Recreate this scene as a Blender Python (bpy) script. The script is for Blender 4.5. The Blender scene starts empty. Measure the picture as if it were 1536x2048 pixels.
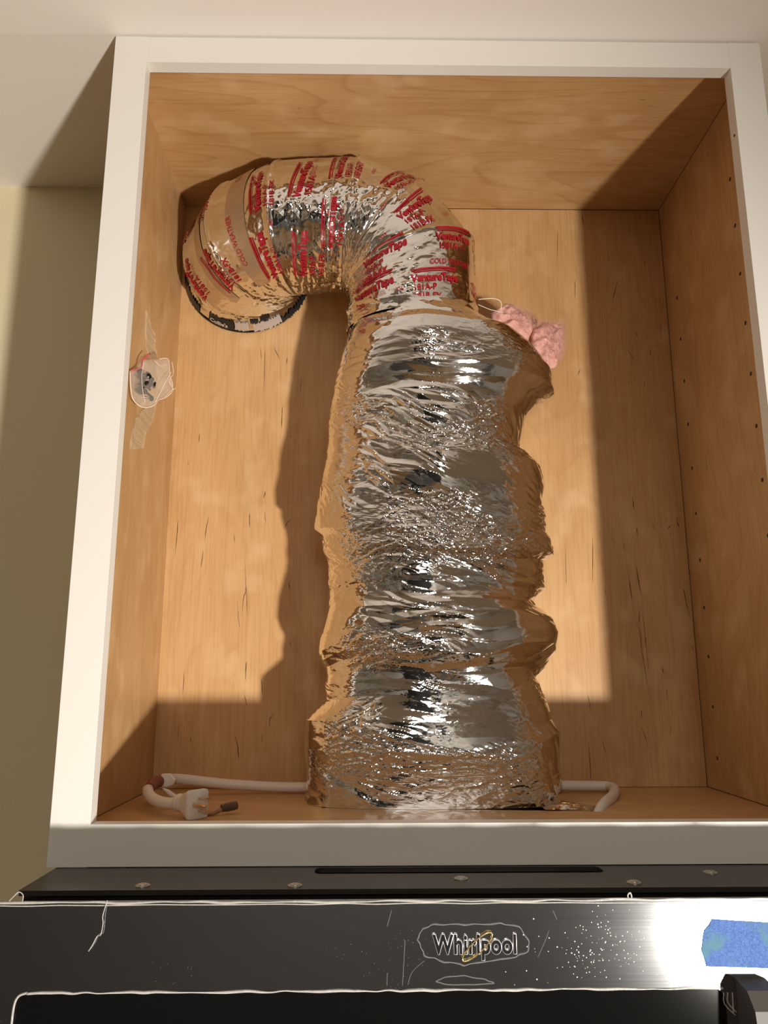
import bpy, bmesh, math, random
import numpy as np
from mathutils import Vector, Matrix, Euler
from mathutils.geometry import tessellate_polygon

scene = bpy.context.scene
C = scene.collection
PI = math.pi

# ------------------------------------------------------------------ camera
cam_d = bpy.data.cameras.new('camera')
cam = bpy.data.objects.new('camera', cam_d)
C.objects.link(cam)
cr = Vector((0.99989026, -0.01474642, -0.00141847))
cu = Vector((-0.00169819, -0.20920914, 0.97786945))
cf = Vector((0.01471683, 0.97775973, 0.20921122))
M = Matrix((cr, cu, -cf)).transposed().to_4x4()
M.translation = Vector((0.30284968, -0.7775721, 0.17241743))
cam.matrix_world = M
cam_d.sensor_fit = 'VERTICAL'
cam_d.sensor_height = 36.0
cam_d.lens = 27.2156
cam_d.clip_start = 0.02
scene.camera = cam

# ------------------------------------------------------------------ world, exposure, lights
scene.view_settings.view_transform = 'Standard'
scene.view_settings.look = 'None'
scene.view_settings.gamma = 1
scene.view_settings.use_curve_mapping = False
scene.view_settings.exposure = 0.0
w = bpy.data.worlds.new('world')
scene.world = w
w.use_nodes = True
w.node_tree.nodes['Background'].inputs[0].default_value = (1.0, 0.93, 0.82, 1)
w.node_tree.nodes['Background'].inputs[1].default_value = 0.0

LAMP = Vector((1.204, -1.547, -0.49))
ld = bpy.data.lights.new('work_light', 'SPOT')
ld.energy = 238
ld.color = (0.98, 0.91, 0.82)
ld.shadow_soft_size = 0.045
ld.spot_size = math.radians(73)
ld.spot_blend = 1.0
lo = bpy.data.objects.new('work_light', ld)
C.objects.link(lo)
lo.location = LAMP
lo.rotation_euler = (Vector((0.08, 0.0, 0.08)) - LAMP).to_track_quat('-Z', 'Y').to_euler()
fd = bpy.data.lights.new('added_fill_light', 'AREA')  # unseen fill source added behind the camera to lift the shadows
fd.shape = 'DISK'
fd.size = 0.7
fd.energy = 29
fd.color = (1.0, 0.93, 0.84)
fo = bpy.data.objects.new('added_fill_light', fd)
C.objects.link(fo)
fo.location = (0.45, -2.5, 0.895)

# ------------------------------------------------------------------ dimensions (metres)
W = 0.762; H = 0.9104; S = 0.03766; T = 0.03458; BR = 0.03782; TH = 0.01692
D = 0.31576; XL = 0.00934; XR = 0.75557; ZC = 0.89625; ZF = 0.02753

# ------------------------------------------------------------------ helpers
def link(name, me, mat=None, parent=None):
    o = bpy.data.objects.new(name, me)
    C.objects.link(o)
    if mat is not None and me is not None:
        if isinstance(mat, (list, tuple)):
            for m in mat: me.materials.append(m)
        else:
            me.materials.append(mat)
    if parent is not None: o.parent = parent
    return o

def thing(name, label, cat, group=None, loc=(0, 0, 0)):
    o = bpy.data.objects.new(name, None)
    C.objects.link(o)
    o.empty_display_size = 0.02
    o['label'] = label; o['category'] = cat
    if group: o['group'] = group
    return o

def tag(o, label, cat):
    o['label'] = label; o['category'] = cat
    return o

def smooth(me, v=True):
    me.polygons.foreach_set('use_smooth', [v] * len(me.polygons))
    me.update()

def pydata(name, verts, faces, mat=None, parent=None, sm=False):
    me = bpy.data.meshes.new(name)
    me.from_pydata([tuple(map(float, v)) for v in verts], [], faces)
    me.update()
    if sm: smooth(me)
    return link(name, me, mat, parent)

def box(name, a, b, mat, parent=None, bevel=0.0, seg=2):
    bm = bmesh.new()
    bmesh.ops.create_cube(bm, size=1)
    a = Vector(a); b = Vector(b)
    for v in bm.verts:
        v.co = Vector(((a[i] + b[i]) / 2 + v.co[i] * (b[i] - a[i]) for i in range(3)))
    if bevel:
        bmesh.ops.bevel(bm, geom=bm.edges[:], offset=bevel, segments=seg, affect='EDGES', profile=0.5)
    me = bpy.data.meshes.new(name)
    bm.to_mesh(me); bm.free()
    return link(name, me, mat, parent)

def prism(name, outer, holes, f, d0, d1, mat, parent=None, sm=False):
    """outline (u,v) with holes, extruded from depth d0 to d1; f(u,v,d)->xyz"""
    loops = [outer] + list(holes)
    tris = tessellate_polygon([[Vector((p[0], p[1], 0)) for p in l] for l in loops])
    pts = [p for l in loops for p in l]
    n = len(pts)
    verts = [f(p[0], p[1], d0) for p in pts] + [f(p[0], p[1], d1) for p in pts]
    faces = [tuple(t) for t in tris] + [tuple(i + n for i in reversed(t)) for t in tris]
    k = 0
    for l in loops:
        m = len(l)
        for i in range(m):
            a = k + i; b = k + (i + 1) % m
            faces.append((a, b, b + n, a + n))
        k += m
    bm = bmesh.new()
    bv = [bm.verts.new(v) for v in verts]
    for fc in faces:
        try: bm.faces.new([bv[i] for i in fc])
        except ValueError: pass
    bmesh.ops.recalc_face_normals(bm, faces=bm.faces[:])
    me = bpy.data.meshes.new(name)
    bm.to_mesh(me); bm.free()
    if sm: smooth(me)
    return link(name, me, mat, parent)

def rrect(x0, z0, x1, z1, r, n=6):
    out = []
    for cx, cz, a0 in ((x1 - r, z1 - r, 0), (x0 + r, z1 - r, 90), (x0 + r, z0 + r, 180), (x1 - r, z0 + r, 270)):
        for i in range(n + 1):
            a = math.radians(a0 + 90 * i / n)
            out.append((cx + r * math.cos(a), cz + r * math.sin(a)))
    return out

def catmull(P, n=8):
    P = [Vector(p) for p in P]
    out = []
    for i in range(len(P) - 1):
        p0 = P[max(i - 1, 0)]; p1 = P[i]; p2 = P[i + 1]; p3 = P[min(i + 2, len(P) - 1)]
        for k in range(n):
            t = k / n
            out.append(0.5 * ((2 * p1) + (-p0 + p2) * t + (2 * p0 - 5 * p1 + 4 * p2 - p3) * t * t + (-p0 + 3 * p1 - 3 * p2 + p3) * t ** 3))
    out.append(P[-1])
    return out

def tube(name, path, r, mat, parent=None, n=14, flat=1.0, smoothpath=8):
    P = catmull(path, smoothpath) if smoothpath else [Vector(p) for p in path]
    m = len(P)
    rr = r if callable(r) else (lambda t: r)
    verts = []; up = None
    for i, p in enumerate(P):
        t = (P[min(i + 1, m - 1)] - P[max(i - 1, 0)]).normalized()
        if up is None:
            up = Vector((0, 0, 1)) if abs(t.z) < 0.9 else Vector((1, 0, 0))
        s = t.cross(up).normalized(); up = s.cross(t).normalized()
        R_ = rr(i / (m - 1))
        for k in range(n):
            a = 2 * PI * k / n
            verts.append(p + s * math.cos(a) * R_ + up * math.sin(a) * R_ * flat)
    faces = []
    for i in range(m - 1):
        for k in range(n):
            faces.append((i * n + k, i * n + (k + 1) % n, (i + 1) * n + (k + 1) % n, (i + 1) * n + k))
    faces.append(tuple(reversed(range(n))))
    faces.append(tuple((m - 1) * n + k for k in range(n)))
    return pydata(name, verts, faces, mat, parent, True)

def lathe(name, prof, origin, axis, mat, parent=None, n=24):
    axis = Vector(axis).normalized()
    q = axis.to_track_quat('Z', 'Y')
    verts = []; faces = []
    for r, h in prof:
        for k in range(n):
            a = 2 * PI * k / n
            verts.append(Vector(origin) + q @ Vector((r * math.cos(a), r * math.sin(a), h)))
    m = len(prof)
    for i in range(m - 1):
        for k in range(n):
            faces.append((i * n + k, i * n + (k + 1) % n, (i + 1) * n + (k + 1) % n, (i + 1) * n + k))
    faces.append(tuple(reversed(range(n))))
    faces.append(tuple((m - 1) * n + k for k in range(n)))
    return pydata(name, verts, faces, mat, parent, False)

def grid_mesh(name, V, mat, parent=None, closed=True, sm=True, attrs=None):
    """V: array rows x cols x 3"""
    r, c, _ = V.shape
    me = bpy.data.meshes.new(name)
    me.vertices.add(r * c)
    me.vertices.foreach_set('co', V.reshape(-1).astype(np.float32))
    cc = c if closed else c - 1
    i = np.arange(r - 1)[:, None]; j = np.arange(cc)[None, :]
    j2 = (j + 1) % c
    F = np.stack([i * c + j, i * c + j2, (i + 1) * c + j2, (i + 1) * c + j], -1).reshape(-1, 4)
    nf = len(F)
    me.loops.add(nf * 4)
    me.loops.foreach_set('vertex_index', F.reshape(-1).astype(np.int32))
    me.polygons.add(nf)
    me.polygons.foreach_set('loop_start', (np.arange(nf) * 4).astype(np.int32))
    me.update(calc_edges=True)
    me.validate()
    smooth(me, sm)
    return link(name, me, mat, parent)

# numpy noise ------------------------------------------------------
def _hash(i, j, seed):
    h = (i.astype(np.int64) * 374761393 + j.astype(np.int64) * 668265263 + seed * 1442695041) & 0xffffffff
    h = ((h ^ (h >> 13)) * 1274126177) & 0xffffffff
    h = (h ^ (h >> 16)) & 0xffffffff
    h = (h * 2246822519) & 0xffffffff
    h = (h ^ (h >> 15)) & 0xffffffff
    return h.astype(np.float64) / 4294967295.0 * 2 - 1

def facet(u, v, seed):
    """value noise on a triangular lattice, linear inside each triangle -> flat facets, sharp creases"""
    s = (u + v) * 0.3660254
    a = u + s; b = v + s
    i = np.floor(a); j = np.floor(b); a = a - i; b = b - j
    h00 = _hash(i, j, seed); h11 = _hash(i + 1, j + 1, seed)
    h10 = _hash(i + 1, j, seed); h01 = _hash(i, j + 1, seed)
    return np.where(a > b, h00 * (1 - a) + h10 * (a - b) + h11 * b, h00 * (1 - b) + h01 * (b - a) + h11 * a)

def vnoise(u, v, seed):
    i = np.floor(u); j = np.floor(v); a = u - i; b = v - j
    a = a * a * (3 - 2 * a); b = b * b * (3 - 2 * b)
    return ((_hash(i, j, seed) * (1 - a) + _hash(i + 1, j, seed) * a) * (1 - b) +
            (_hash(i, j + 1, seed) * (1 - a) + _hash(i + 1, j + 1, seed) * a) * b)

# ------------------------------------------------------------------ materials
def new_mat(name):
    m = bpy.data.materials.new(name)
    m.use_nodes = True
    nt = m.node_tree
    return m, nt, nt.nodes['Principled BSDF']

def nd(nt, t, **kw):
    n = nt.nodes.new(t)
    for k, v in kw.items(): setattr(n, k, v)
    return n

def ramp(nt, stops):
    r = nt.nodes.new('ShaderNodeValToRGB')
    e = r.color_ramp.elements
    e[0].position = stops[0][0]; e[0].color = (*stops[0][1], 1)
    e[1].position = stops[-1][0]; e[1].color = (*stops[-1][1], 1)
    for p, c in stops[1:-1]:
        x = e.new(p); x.color = (*c, 1)
    return r

def plain(name, col, rough=0.5, metal=0.0, bump=0.0, bscale=200, var=0.0, spec=0.5):
    m, nt, b = new_mat(name)
    b.inputs['Base Color'].default_value = (*col, 1)
    b.inputs['Roughness'].default_value = rough
    b.inputs['Metallic'].default_value = metal
    b.inputs['Specular IOR Level'].default_value = spec
    tc = nd(nt, 'ShaderNodeTexCoord')
    no = nd(nt, 'ShaderNodeTexNoise')
    no.inputs['Scale'].default_value = bscale
    no.inputs['Detail'].default_value = 4
    nt.links.new(tc.outputs['Object'], no.inputs['Vector'])
    if var:
        r = ramp(nt, [(0.3, tuple(c * (1 - var) for c in col)), (0.7, tuple(min(1, c * (1 + var)) for c in col))])
        nt.links.new(no.outputs['Fac'], r.inputs['Fac'])
        nt.links.new(r.outputs['Color'], b.inputs['Base Color'])
    if bump:
        bp = nd(nt, 'ShaderNodeBump')
        bp.inputs['Strength'].default_value = bump
        bp.inputs['Distance'].default_value = 0.001
        nt.links.new(no.outputs['Fac'], bp.inputs['Height'])
        nt.links.new(bp.outputs['Normal'], b.inputs['Normal'])
    return m

def wood(name, along, across, off=(0, 0, 0), figure=0.5, base=1.0):
    """maple veneer; 'along' axis index = grain direction, 'across' = across the grain"""
    m, nt, b = new_mat(name)
    L = nt.links.new
    tc = nd(nt, 'ShaderNodeTexCoord')
    mp = nd(nt, 'ShaderNodeMapping')
    mp.inputs['Location'].default_value = off
    L(tc.outputs['Object'], mp.inputs['Vector'])
    def scaled(al, ac):
        sc = [ac, ac, ac]; sc[along] = al
        q = nd(nt, 'ShaderNodeMapping'); q.inputs['Scale'].default_value = sc
        L(mp.outputs['Vector'], q.inputs['Vector'])
        return q
    # broad cloudy figure
    n1 = nd(nt, 'ShaderNodeTexNoise'); n1.inputs['Scale'].default_value = 1.0; n1.inputs['Detail'].default_value = 3
    n1.inputs['Distortion'].default_value = 0.8
    L(scaled(3.5, 9).outputs[0], n1.inputs['Vector'])
    # growth ring contour lines (cathedral): fract of a stretched smooth noise
    n2 = nd(nt, 'ShaderNodeTexNoise'); n2.inputs['Scale'].default_value = 1.0; n2.inputs['Detail'].default_value = 1.5
    n2.inputs['Distortion'].default_value = 0.3
    L(scaled(1.6, 7.0).outputs[0], n2.inputs['Vector'])
    mul = nd(nt, 'ShaderNodeMath', operation='MULTIPLY'); mul.inputs[1].default_value = 16
    L(n2.outputs['Fac'], mul.inputs[0])
    fr = nd(nt, 'ShaderNodeMath', operation='FRACT'); L(mul.outputs[0], fr.inputs[0])
    rr = ramp(nt, [(0.0, (0, 0, 0)), (0.78, (0.25, 0.25, 0.25)), (0.93, (1, 1, 1)), (1.0, (0, 0, 0))])
    L(fr.outputs[0], rr.inputs['Fac'])
    # fine fibres
    n3 = nd(nt, 'ShaderNodeTexNoise'); n3.inputs['Scale'].default_value = 1.0; n3.inputs['Detail'].default_value = 4
    L(scaled(14, 420).outputs[0], n3.inputs['Vector'])
    # cloudy paler patches
    n4 = nd(nt, 'ShaderNodeTexNoise'); n4.inputs['Scale'].default_value = 1.0; n4.inputs['Detail'].default_value = 2
    L(scaled(16, 22).outputs[0], n4.inputs['Vector'])
    cr_ = ramp(nt, [(0.25, (0.50 * base, 0.285 * base, 0.117 * base)), (0.5, (0.58 * base, 0.348 * base, 0.155 * base)), (0.75, (0.64 * base, 0.405 * base, 0.192 * base))])
    L(n1.outputs['Fac'], cr_.inputs['Fac'])
    def mixc(a, fac_socket, col, amt, mode='MULTIPLY'):
        x = nd(nt, 'ShaderNodeMix', data_type='RGBA', blend_type=mode)
        mm = nd(nt, 'ShaderNodeMath', operation='MULTIPLY'); mm.inputs[1].default_value = amt
        L(fac_socket, mm.inputs[0]); L(mm.outputs[0], x.inputs['Factor'])
        L(a, x.inputs['A']); x.inputs['B'].default_value = (*col, 1)
        return x.outputs['Result']
    c = cr_.outputs['Color']
    c = mixc(c, rr.outputs['Color'], (0.70, 0.55, 0.40), figure)
    r3 = ramp(nt, [(0.45, (0, 0, 0)), (0.68, (1, 1, 1))]); L(n3.outputs['Fac'], r3.inputs['Fac'])
    c = mixc(c, r3.outputs['Color'], (0.82, 0.74, 0.66), 0.55)
    r4 = ramp(nt, [(0.52, (0, 0, 0)), (0.70, (1, 1, 1))]); L(n4.outputs['Fac'], r4.inputs['Fac'])
    c = mixc(c, r4.outputs['Color'], (0.74, 0.52, 0.30), 0.35, 'MIX')
    L(c, b.inputs['Base Color'])
    b.inputs['Roughness'].default_value = 0.38
    b.inputs['Specular IOR Level'].default_value = 0.35
    bp = nd(nt, 'ShaderNodeBump'); bp.inputs['Strength'].default_value = 0.05; bp.inputs['Distance'].default_value = 0.001
    L(n3.outputs['Fac'], bp.inputs['Height']); L(bp.outputs['Normal'], b.inputs['Normal'])
    return m

def foil(name, scales, rough=0.07, col=(0.87, 0.85, 0.82), strength=0.35):
    """mirror foil whose fine crinkle is flat facets (voronoi cells tilting the normal)"""
    m, nt, b = new_mat(name)
    L = nt.links.new
    b.inputs['Metallic'].default_value = 1.0
    b.inputs['Base Color'].default_value = (*col, 1)
    b.inputs['Roughness'].default_value = rough
    tc = nd(nt, 'ShaderNodeTexCoord')
    geo = nd(nt, 'ShaderNodeNewGeometry')
    nz = nd(nt, 'ShaderNodeTexNoise'); nz.inputs['Scale'].default_value = 25; nz.inputs['Detail'].default_value = 2
    L(tc.outputs['Object'], nz.inputs['Vector'])
    wob = nd(nt, 'ShaderNodeVectorMath', operation='SCALE'); wob.inputs['Scale'].default_value = 0.012
    L(nz.outputs['Color'], wob.inputs[0])
    ad = nd(nt, 'ShaderNodeVectorMath', operation='ADD')
    L(tc.outputs['Object'], ad.inputs[0]); L(wob.outputs[0], ad.inputs[1])
    # how crumpled each zone is
    msk = nd(nt, 'ShaderNodeTexNoise'); msk.inputs['Scale'].default_value = 14; msk.inputs['Detail'].default_value = 1
    L(tc.outputs['Object'], msk.inputs['Vector'])
    mr = ramp(nt, [(0.42, (0.06, 0.06, 0.06)), (0.64, (1, 1, 1))]); L(msk.outputs['Fac'], mr.inputs['Fac'])
    cur = geo.outputs['Normal']
    for (sx, sz, rot, st) in scales:
        mp = nd(nt, 'ShaderNodeMapping')
        mp.inputs['Scale'].default_value = (sx, sx, sz)
        mp.inputs['Rotation'].default_value = (0, rot, 0)
        L(ad.outputs[0], mp.inputs['Vector'])
        vo = nd(nt, 'ShaderNodeTexVoronoi'); vo.inputs['Scale'].default_value = 1.0
        L(mp.outputs['Vector'], vo.inputs['Vector'])
        sb = nd(nt, 'ShaderNodeVectorMath', operation='SUBTRACT'); sb.inputs[1].default_value = (0.5, 0.5, 0.5)
        L(vo.outputs['Color'], sb.inputs[0])
        an = nd(nt, 'ShaderNodeVectorMath', operation='MULTIPLY'); an.inputs[1].default_value = (st * 0.6, st * 0.6, st)
        L(sb.outputs[0], an.inputs[0])
        sc = nd(nt, 'ShaderNodeVectorMath', operation='SCALE')
        L(an.outputs[0], sc.inputs[0]); L(mr.outputs['Color'], sc.inputs['Scale'])
        a2 = nd(nt, 'ShaderNodeVectorMath', operation='ADD')
        L(cur, a2.inputs[0]); L(sc.outputs[0], a2.inputs[1])
        nm = nd(nt, 'ShaderNodeVectorMath', operation='NORMALIZE'); L(a2.outputs[0], nm.inputs[0])
        cur = nm.outputs[0]
    n2 = nd(nt, 'ShaderNodeTexNoise'); n2.inputs['Scale'].default_value = 90; n2.inputs['Detail'].default_value = 3
    L(ad.outputs[0], n2.inputs['Vector'])
    bp = nd(nt, 'ShaderNodeBump'); bp.inputs['Strength'].default_value = strength; bp.inputs['Distance'].default_value = 0.0015
    L(n2.outputs['Fac'], bp.inputs['Height']); L(cur, bp.inputs['Normal'])
    L(bp.outputs['Normal'], b.inputs['Normal'])
    return m

m_white = plain('white_paint', (0.80, 0.775, 0.725), 0.38, bump=0.06, bscale=140)
m_wall = plain('cream_wall_paint', (0.76, 0.68, 0.455), 0.75, bump=0.15, bscale=260)
m_roomwall = plain('pale_wall_paint', (0.66, 0.63, 0.59), 0.8, bump=0.1, bscale=260)
m_ceil = plain('ceiling_paint', (0.87, 0.81, 0.755), 0.85, bump=0.15, bscale=220)
m_floor = wood('dark_floor_boards', 1, 0, figure=0.4, base=0.5)
m_dark = plain('dark_void', (0.014, 0.013, 0.012), 0.6)
m_wood_back = wood('maple_back_veneer', 2, 0, (0.3, 0, 0.1), 0.16, 1.0)
m_wood_left = wood('maple_left_veneer', 2, 1, (1.3, 0.6, 0.4), 0.28, 0.94)
m_wood_right = wood('maple_right_veneer', 2, 1, (2.3, 1.1, 1.4), 0.28, 0.96)
m_wood_top = wood('maple_top_veneer', 0, 1, (0.4, 0.25, 0.0), 0.42, 0.96)
m_wood_bot = wood('maple_bottom_veneer', 0, 1, (3.4, 1.25, 0.7), 0.2, 0.96)
m_gap = plain('gap_shadow_brown', (0.05, 0.025, 0.012), 0.8)
m_fleck = plain('mineral_streak_brown', (0.10, 0.042, 0.016), 0.6)
m_ring = plain('raw_hole_edge', (0.62, 0.42, 0.26), 0.7)
m_steel = None

# ================================================================== STRUCTURE
CY = 0.33
def struct(o):
    o['kind'] = 'structure'; return o
RX0, RX1, RY0, RZ0, RZ1 = -2.3, 3.0, -3.4, -1.53, 0.9125
ZB = RZ1 + 0.0262
t_ = 0.06
struct(box('wall_back', (RX0, CY, RZ0), (RX1, CY + t_, ZB + t_), m_wall))
struct(box('wall_left', (RX0 - t_, RY0, RZ0), (RX0, CY, RZ1), m_roomwall))
struct(box('wall_right', (RX1, RY0, RZ0), (RX1 + t_, CY, RZ1), m_roomwall))
struct(prism('wall_front', [(RX0, RZ0), (RX1, RZ0), (RX1, RZ1), (RX0, RZ1)],
             [[(-0.75, RZ0 + 0.9), (-0.75, 0.84), (0.70, 0.84), (0.70, RZ0 + 0.9)]],  # opening sized for the dark reflections in the foil
             lambda u, v, d: (u, d, v), RY0 - t_, RY0, m_roomwall))
struct(box('dark_reflection_panel', (-1.2, RY0 - 0.5, RZ0), (1.6, RY0 - 0.45, 0.9), m_dark))  # added dark panel behind the opening, gives the foil dark reflections
m_reflgrey = plain('grey_reflection_paint', (0.175, 0.19, 0.205), 0.5)  # grey chosen for what the steel door reflects
struct(box('grey_reflection_panel', (RX0, RY0, RZ0), (RX1, RY0 + 0.04, RZ0 + 0.88), m_reflgrey))  # unseen panel added so the steel door reflects an even grey
struct(box('floor', (RX0, RY0 - 0.5, RZ0 - t_), (RX1, CY, RZ0), m_floor))
# ceiling: level over the room, running slightly uphill behind the cabinet
verts = []
for y, z in ((RY0, RZ1), (0.0, RZ1), (CY, ZB)):
    for x in (RX0, RX1):
        verts += [(x, y, z), (x, y, z + t_)]
f = []
for i in (0, 1):
    a = i * 4; b = a + 4
    f += [(a, a + 2, b + 2, b), (a + 1, b + 1, b + 3, a + 3), (a, b, b + 1, a + 1), (a + 2, a + 3, b + 3, b + 2)]
f += [(0, 1, 3, 2), (8, 10, 11, 9)]
struct(pydata('ceiling', verts, f, m_ceil))

# ================================================================== CABINET
cab = thing('wall_cabinet', 'white framed wall cabinet, doorless, pale maple inside, under the ceiling', 'cabinet')
e = 0.0003
box('stile', (0, 0, 0), (S, TH, H), m_white, cab, e)
box('stile', (W - S, 0, 0), (W, TH, H), m_white, cab, e)
box('top_rail', (S - 0.0002, 0.0001, H - T), (W - S + 0.0002, TH - 0.0001, H - 0.0002), m_white, cab, 0.0006)
box('bottom_rail', (S - 0.0002, 0.0001, 0.0002), (W - S + 0.0002, TH - 0.0001, BR), m_white, cab, e)
box('side_panel', (0.0, TH, 0.0), (XL, D, H - 0.001), m_wood_left, cab)
rp = box('side_panel', (XR, TH, 0.0), (W - 0.0005, D, H - 0.001), m_wood_right, cab)
box('back_panel', (0.0, D, 0.0), (W, D + 0.006, H - 0.001), m_wood_back, cab)
box('top_panel', (XL, TH, ZC), (XR, D - 0.0006, ZC + 0.012), m_wood_top, cab)
notch = [(0.245, 0.155), (0.5128, 0.130), (0.556, 0.1225), (0.574, 0.156), (0.560, 0.1675), (0.548, 0.176), (0.530, 0.206), (0.5, 0.285), (0.245, 0.285)]
prism('bottom_panel', [(XL, TH), (XR, TH), (XR, D - 0.0012), (XL, D - 0.0012)], [notch], lambda u, v, d: (u, v, d), ZF - 0.012, ZF, m_wood_bot, cab)
# dark joint lines where the panels meet
jl = []
def joint(a, b):
    box('joint_gap', a, b, m_gap, cab)
joint((XR - 0.0006, D - 0.0007, ZF), (XR + 0.0002, D + 0.0002, ZC))
joint((0.06, D - 0.0007, ZC - 0.0007), (XR, D, ZC + 0.0002))
joint((XL, D - 0.0011, ZF - 0.0002), (XR, D, ZF + 0.0004))
joint((XR - 0.0005, TH + 0.002, ZC - 0.0005), (XR, D, ZC + 0.0002))
joint((XR - 0.0005, TH + 0.002, ZF), (XR, D, ZF + 0.0008))
joint((XL, TH + 0.002, ZF), (XL + 0.0005, D, ZF + 0.0006))

def ribbons(name, lines, fn, wid, mat, parent):
    verts = []; faces = []
    rnd = random.Random(3)
    for l in lines:
        Q = [Vector((p[0], p[1], 0)) for p in l]
        if len(Q) == 2: Q = [Q[0], (Q[0] + Q[1]) / 2 + Vector((rnd.uniform(-.0005, .0005), 0, 0)), Q[1]]
        P = [p.to_2d() for p in catmull(Q, 5)]
        n = len(P); k = len(verts)
        ww = wid * rnd.uniform(0.45, 1.1)
        ph0 = rnd.uniform(0.25, 0.75)
        for i, p in enumerate(P):
            t = (P[min(i + 1, n - 1)] - P[max(i - 1, 0)]).normalized(); s = Vector((-t.y, t.x))
            q = i / (n - 1)
            h = ww * max(0.08, math.sin(PI * q ** (0.5 + ph0))) * rnd.uniform(.45, 1.0)
            verts += [fn(*(p + s * h)), fn(*(p - s * h))]
        for i in range(n - 1):
            a = k + 2 * i
            faces.append((a, a + 1, a + 3, a + 2))
    o = pydata(name, verts, faces, mat, parent)
    o['kind'] = 'stuff'
    return o
BACKF = [[(0.0485,0.5244),(0.0478,0.5103)],[(0.0233,0.3938),(0.0234,0.3724),(0.0218,0.3406)],[(0.0676,0.4),(0.0647,0.3831),(0.0631,0.3618)],[(0.0615,0.3512),(0.0596,0.3249)],[(0.1043,0.3738),(0.1061,0.3619)],[(0.126,0.4047),(0.1268,0.3832)],[(0.1207,0.3473),(0.1233,0.3119),(0.124,0.2912),(0.1213,0.2809),(0.1204,0.2565)],[(0.125,0.3015),(0.1272,0.2604)],[(0.1126,0.2796),(0.1158,0.2502),(0.1182,0.24)],[(0.185,0.3953),(0.1791,0.3886),(0.1764,0.3806)],[(0.1845,0.3054),(0.1866,0.2938)],[(0.1474,0.4373),(0.1456,0.4264)],[(0.1476,0.4061),(0.1497,0.3872)],[(0.0431,0.1825),(0.043,0.1506)],[(0.1285,0.1948),(0.1285,0.1676)],[(0.1276,0.1504),(0.1314,0.1346)],[(0.1499,0.1725),(0.1517,0.1504)],[(0.0401,0.1118),(0.0405,0.0854)],[(0.0566,0.1093),(0.0577,0.1069)],[(0.0559,0.0938),(0.0582,0.0866)],[(0.1161,0.0972),(0.1206,0.0829),(0.1231,0.0639)],[(0.1694,0.1248),(0.1634,0.1175),(0.163,0.1067)],[(0.1533,0.0995),(0.1532,0.0863)],[(0.1865,0.2236),(0.1898,0.2148)],[(0.2016,0.1744),(0.2026,0.1734)],[(0.0736,0.2963),(0.0743,0.2938)],[(0.0333,0.481),(0.0333,0.4755)],[(0.1814,0.5234),(0.1823,0.5178)],[(0.6818,0.4249),(0.6818,0.411)],[(0.6618,0.3687),(0.6648,0.3495)],[(0.7459,0.4001),(0.7445,0.3973)],[(0.7441,0.3927),(0.7462,0.3847)],[(0.7334,0.3859),(0.7297,0.3817)],[(0.7336,0.379),(0.7325,0.3711)],[(0.7088,0.3881),(0.7087,0.3801)],[(0.6838,0.3824),(0.685,0.3699)],[(0.5795,0.3539),(0.5785,0.3159),(0.5781,0.3004)],[(0.6199,0.3698),(0.6158,0.3026)],[(0.6682,0.3049),(0.6711,0.2752)],[(0.6803,0.3249),(0.6842,0.2828)],[(0.6792,0.2632),(0.6785,0.2501),(0.676,0.2426)],[(0.6736,0.2545),(0.675,0.2436),(0.6788,0.235),(0.6793,0.2114),(0.6824,0.1796),(0.6837,0.1617),(0.6872,0.1471)],[(0.6849,0.2653),(0.6857,0.2242),(0.6875,0.1753)],[(0.7451,0.295),(0.748,0.2719),(0.7524,0.2512)],[(0.7505,0.2285),(0.748,0.2253)],[(0.7483,0.2156),(0.7528,0.2092)],[(0.7063,0.188),(0.7081,0.1753)],[(0.7099,0.1575),(0.7102,0.1418)],[(0.6734,0.1295),(0.6726,0.1171)],[(0.6713,0.1058),(0.6752,0.0945),(0.6785,0.0813)],[(0.7115,0.1088),(0.7117,0.0985)],[(0.616,0.108),(0.6189,0.1053)],[(0.6168,0.0886),(0.6189,0.0784),(0.621,0.0703)],[(0.6006,0.1483),(0.6028,0.1296)],[(0.5975,0.0886),(0.5983,0.0583),(0.598,0.0353)],[(0.6331,0.296),(0.6334,0.2868)],[(0.5931,0.8625),(0.5907,0.8127)],[(0.6163,0.6274),(0.6112,0.6178)],[(0.6323,0.894),(0.6345,0.8614)],[(0.7519,0.7425),(0.7463,0.721)],[(0.7441,0.7026),(0.7411,0.6773)],[(0.6894,0.663),(0.6933,0.652),(0.7,0.6437)],[(0.7132,0.6102),(0.7109,0.5998)],[(0.682,0.4309),(0.6818,0.4105)],[(0.6845,0.3852),(0.6849,0.3702)],[(0.7344,0.3878),(0.7295,0.3823)],[(0.7459,0.4004),(0.7437,0.3954),(0.7466,0.3853)],[(0.7458,0.295),(0.7473,0.2828)],[(0.6681,0.3181),(0.6709,0.2816)],[(0.6798,0.328),(0.684,0.284)],[(0.7261,0.8075),(0.7267,0.8002)],[(0.7036,0.6883),(0.7071,0.6813)],[(0.7252,0.6604),(0.7239,0.6493)],[(0.747,0.655),(0.7527,0.6509)],[(0.1323,0.664),(0.1354,0.6398)],[(0.1401,0.656),(0.1406,0.5921)],[(0.1536,0.6601),(0.1631,0.6416)],[(0.1953,0.6121),(0.1944,0.5844)],[(0.1687,0.5686),(0.1683,0.5298)],[(0.1743,0.644),(0.1731,0.6336)],[(0.6683,0.8305),(0.6712,0.8004)],[(0.6158,0.7745),(0.614,0.7408)],[(0.682,0.775),(0.6721,0.7412)]]
RIGHTF = [[(0.2653,0.5726),(0.2672,0.5578)],[(0.2292,0.4727),(0.228,0.434)],[(0.2915,0.1201),(0.2882,0.1122)]]
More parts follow.
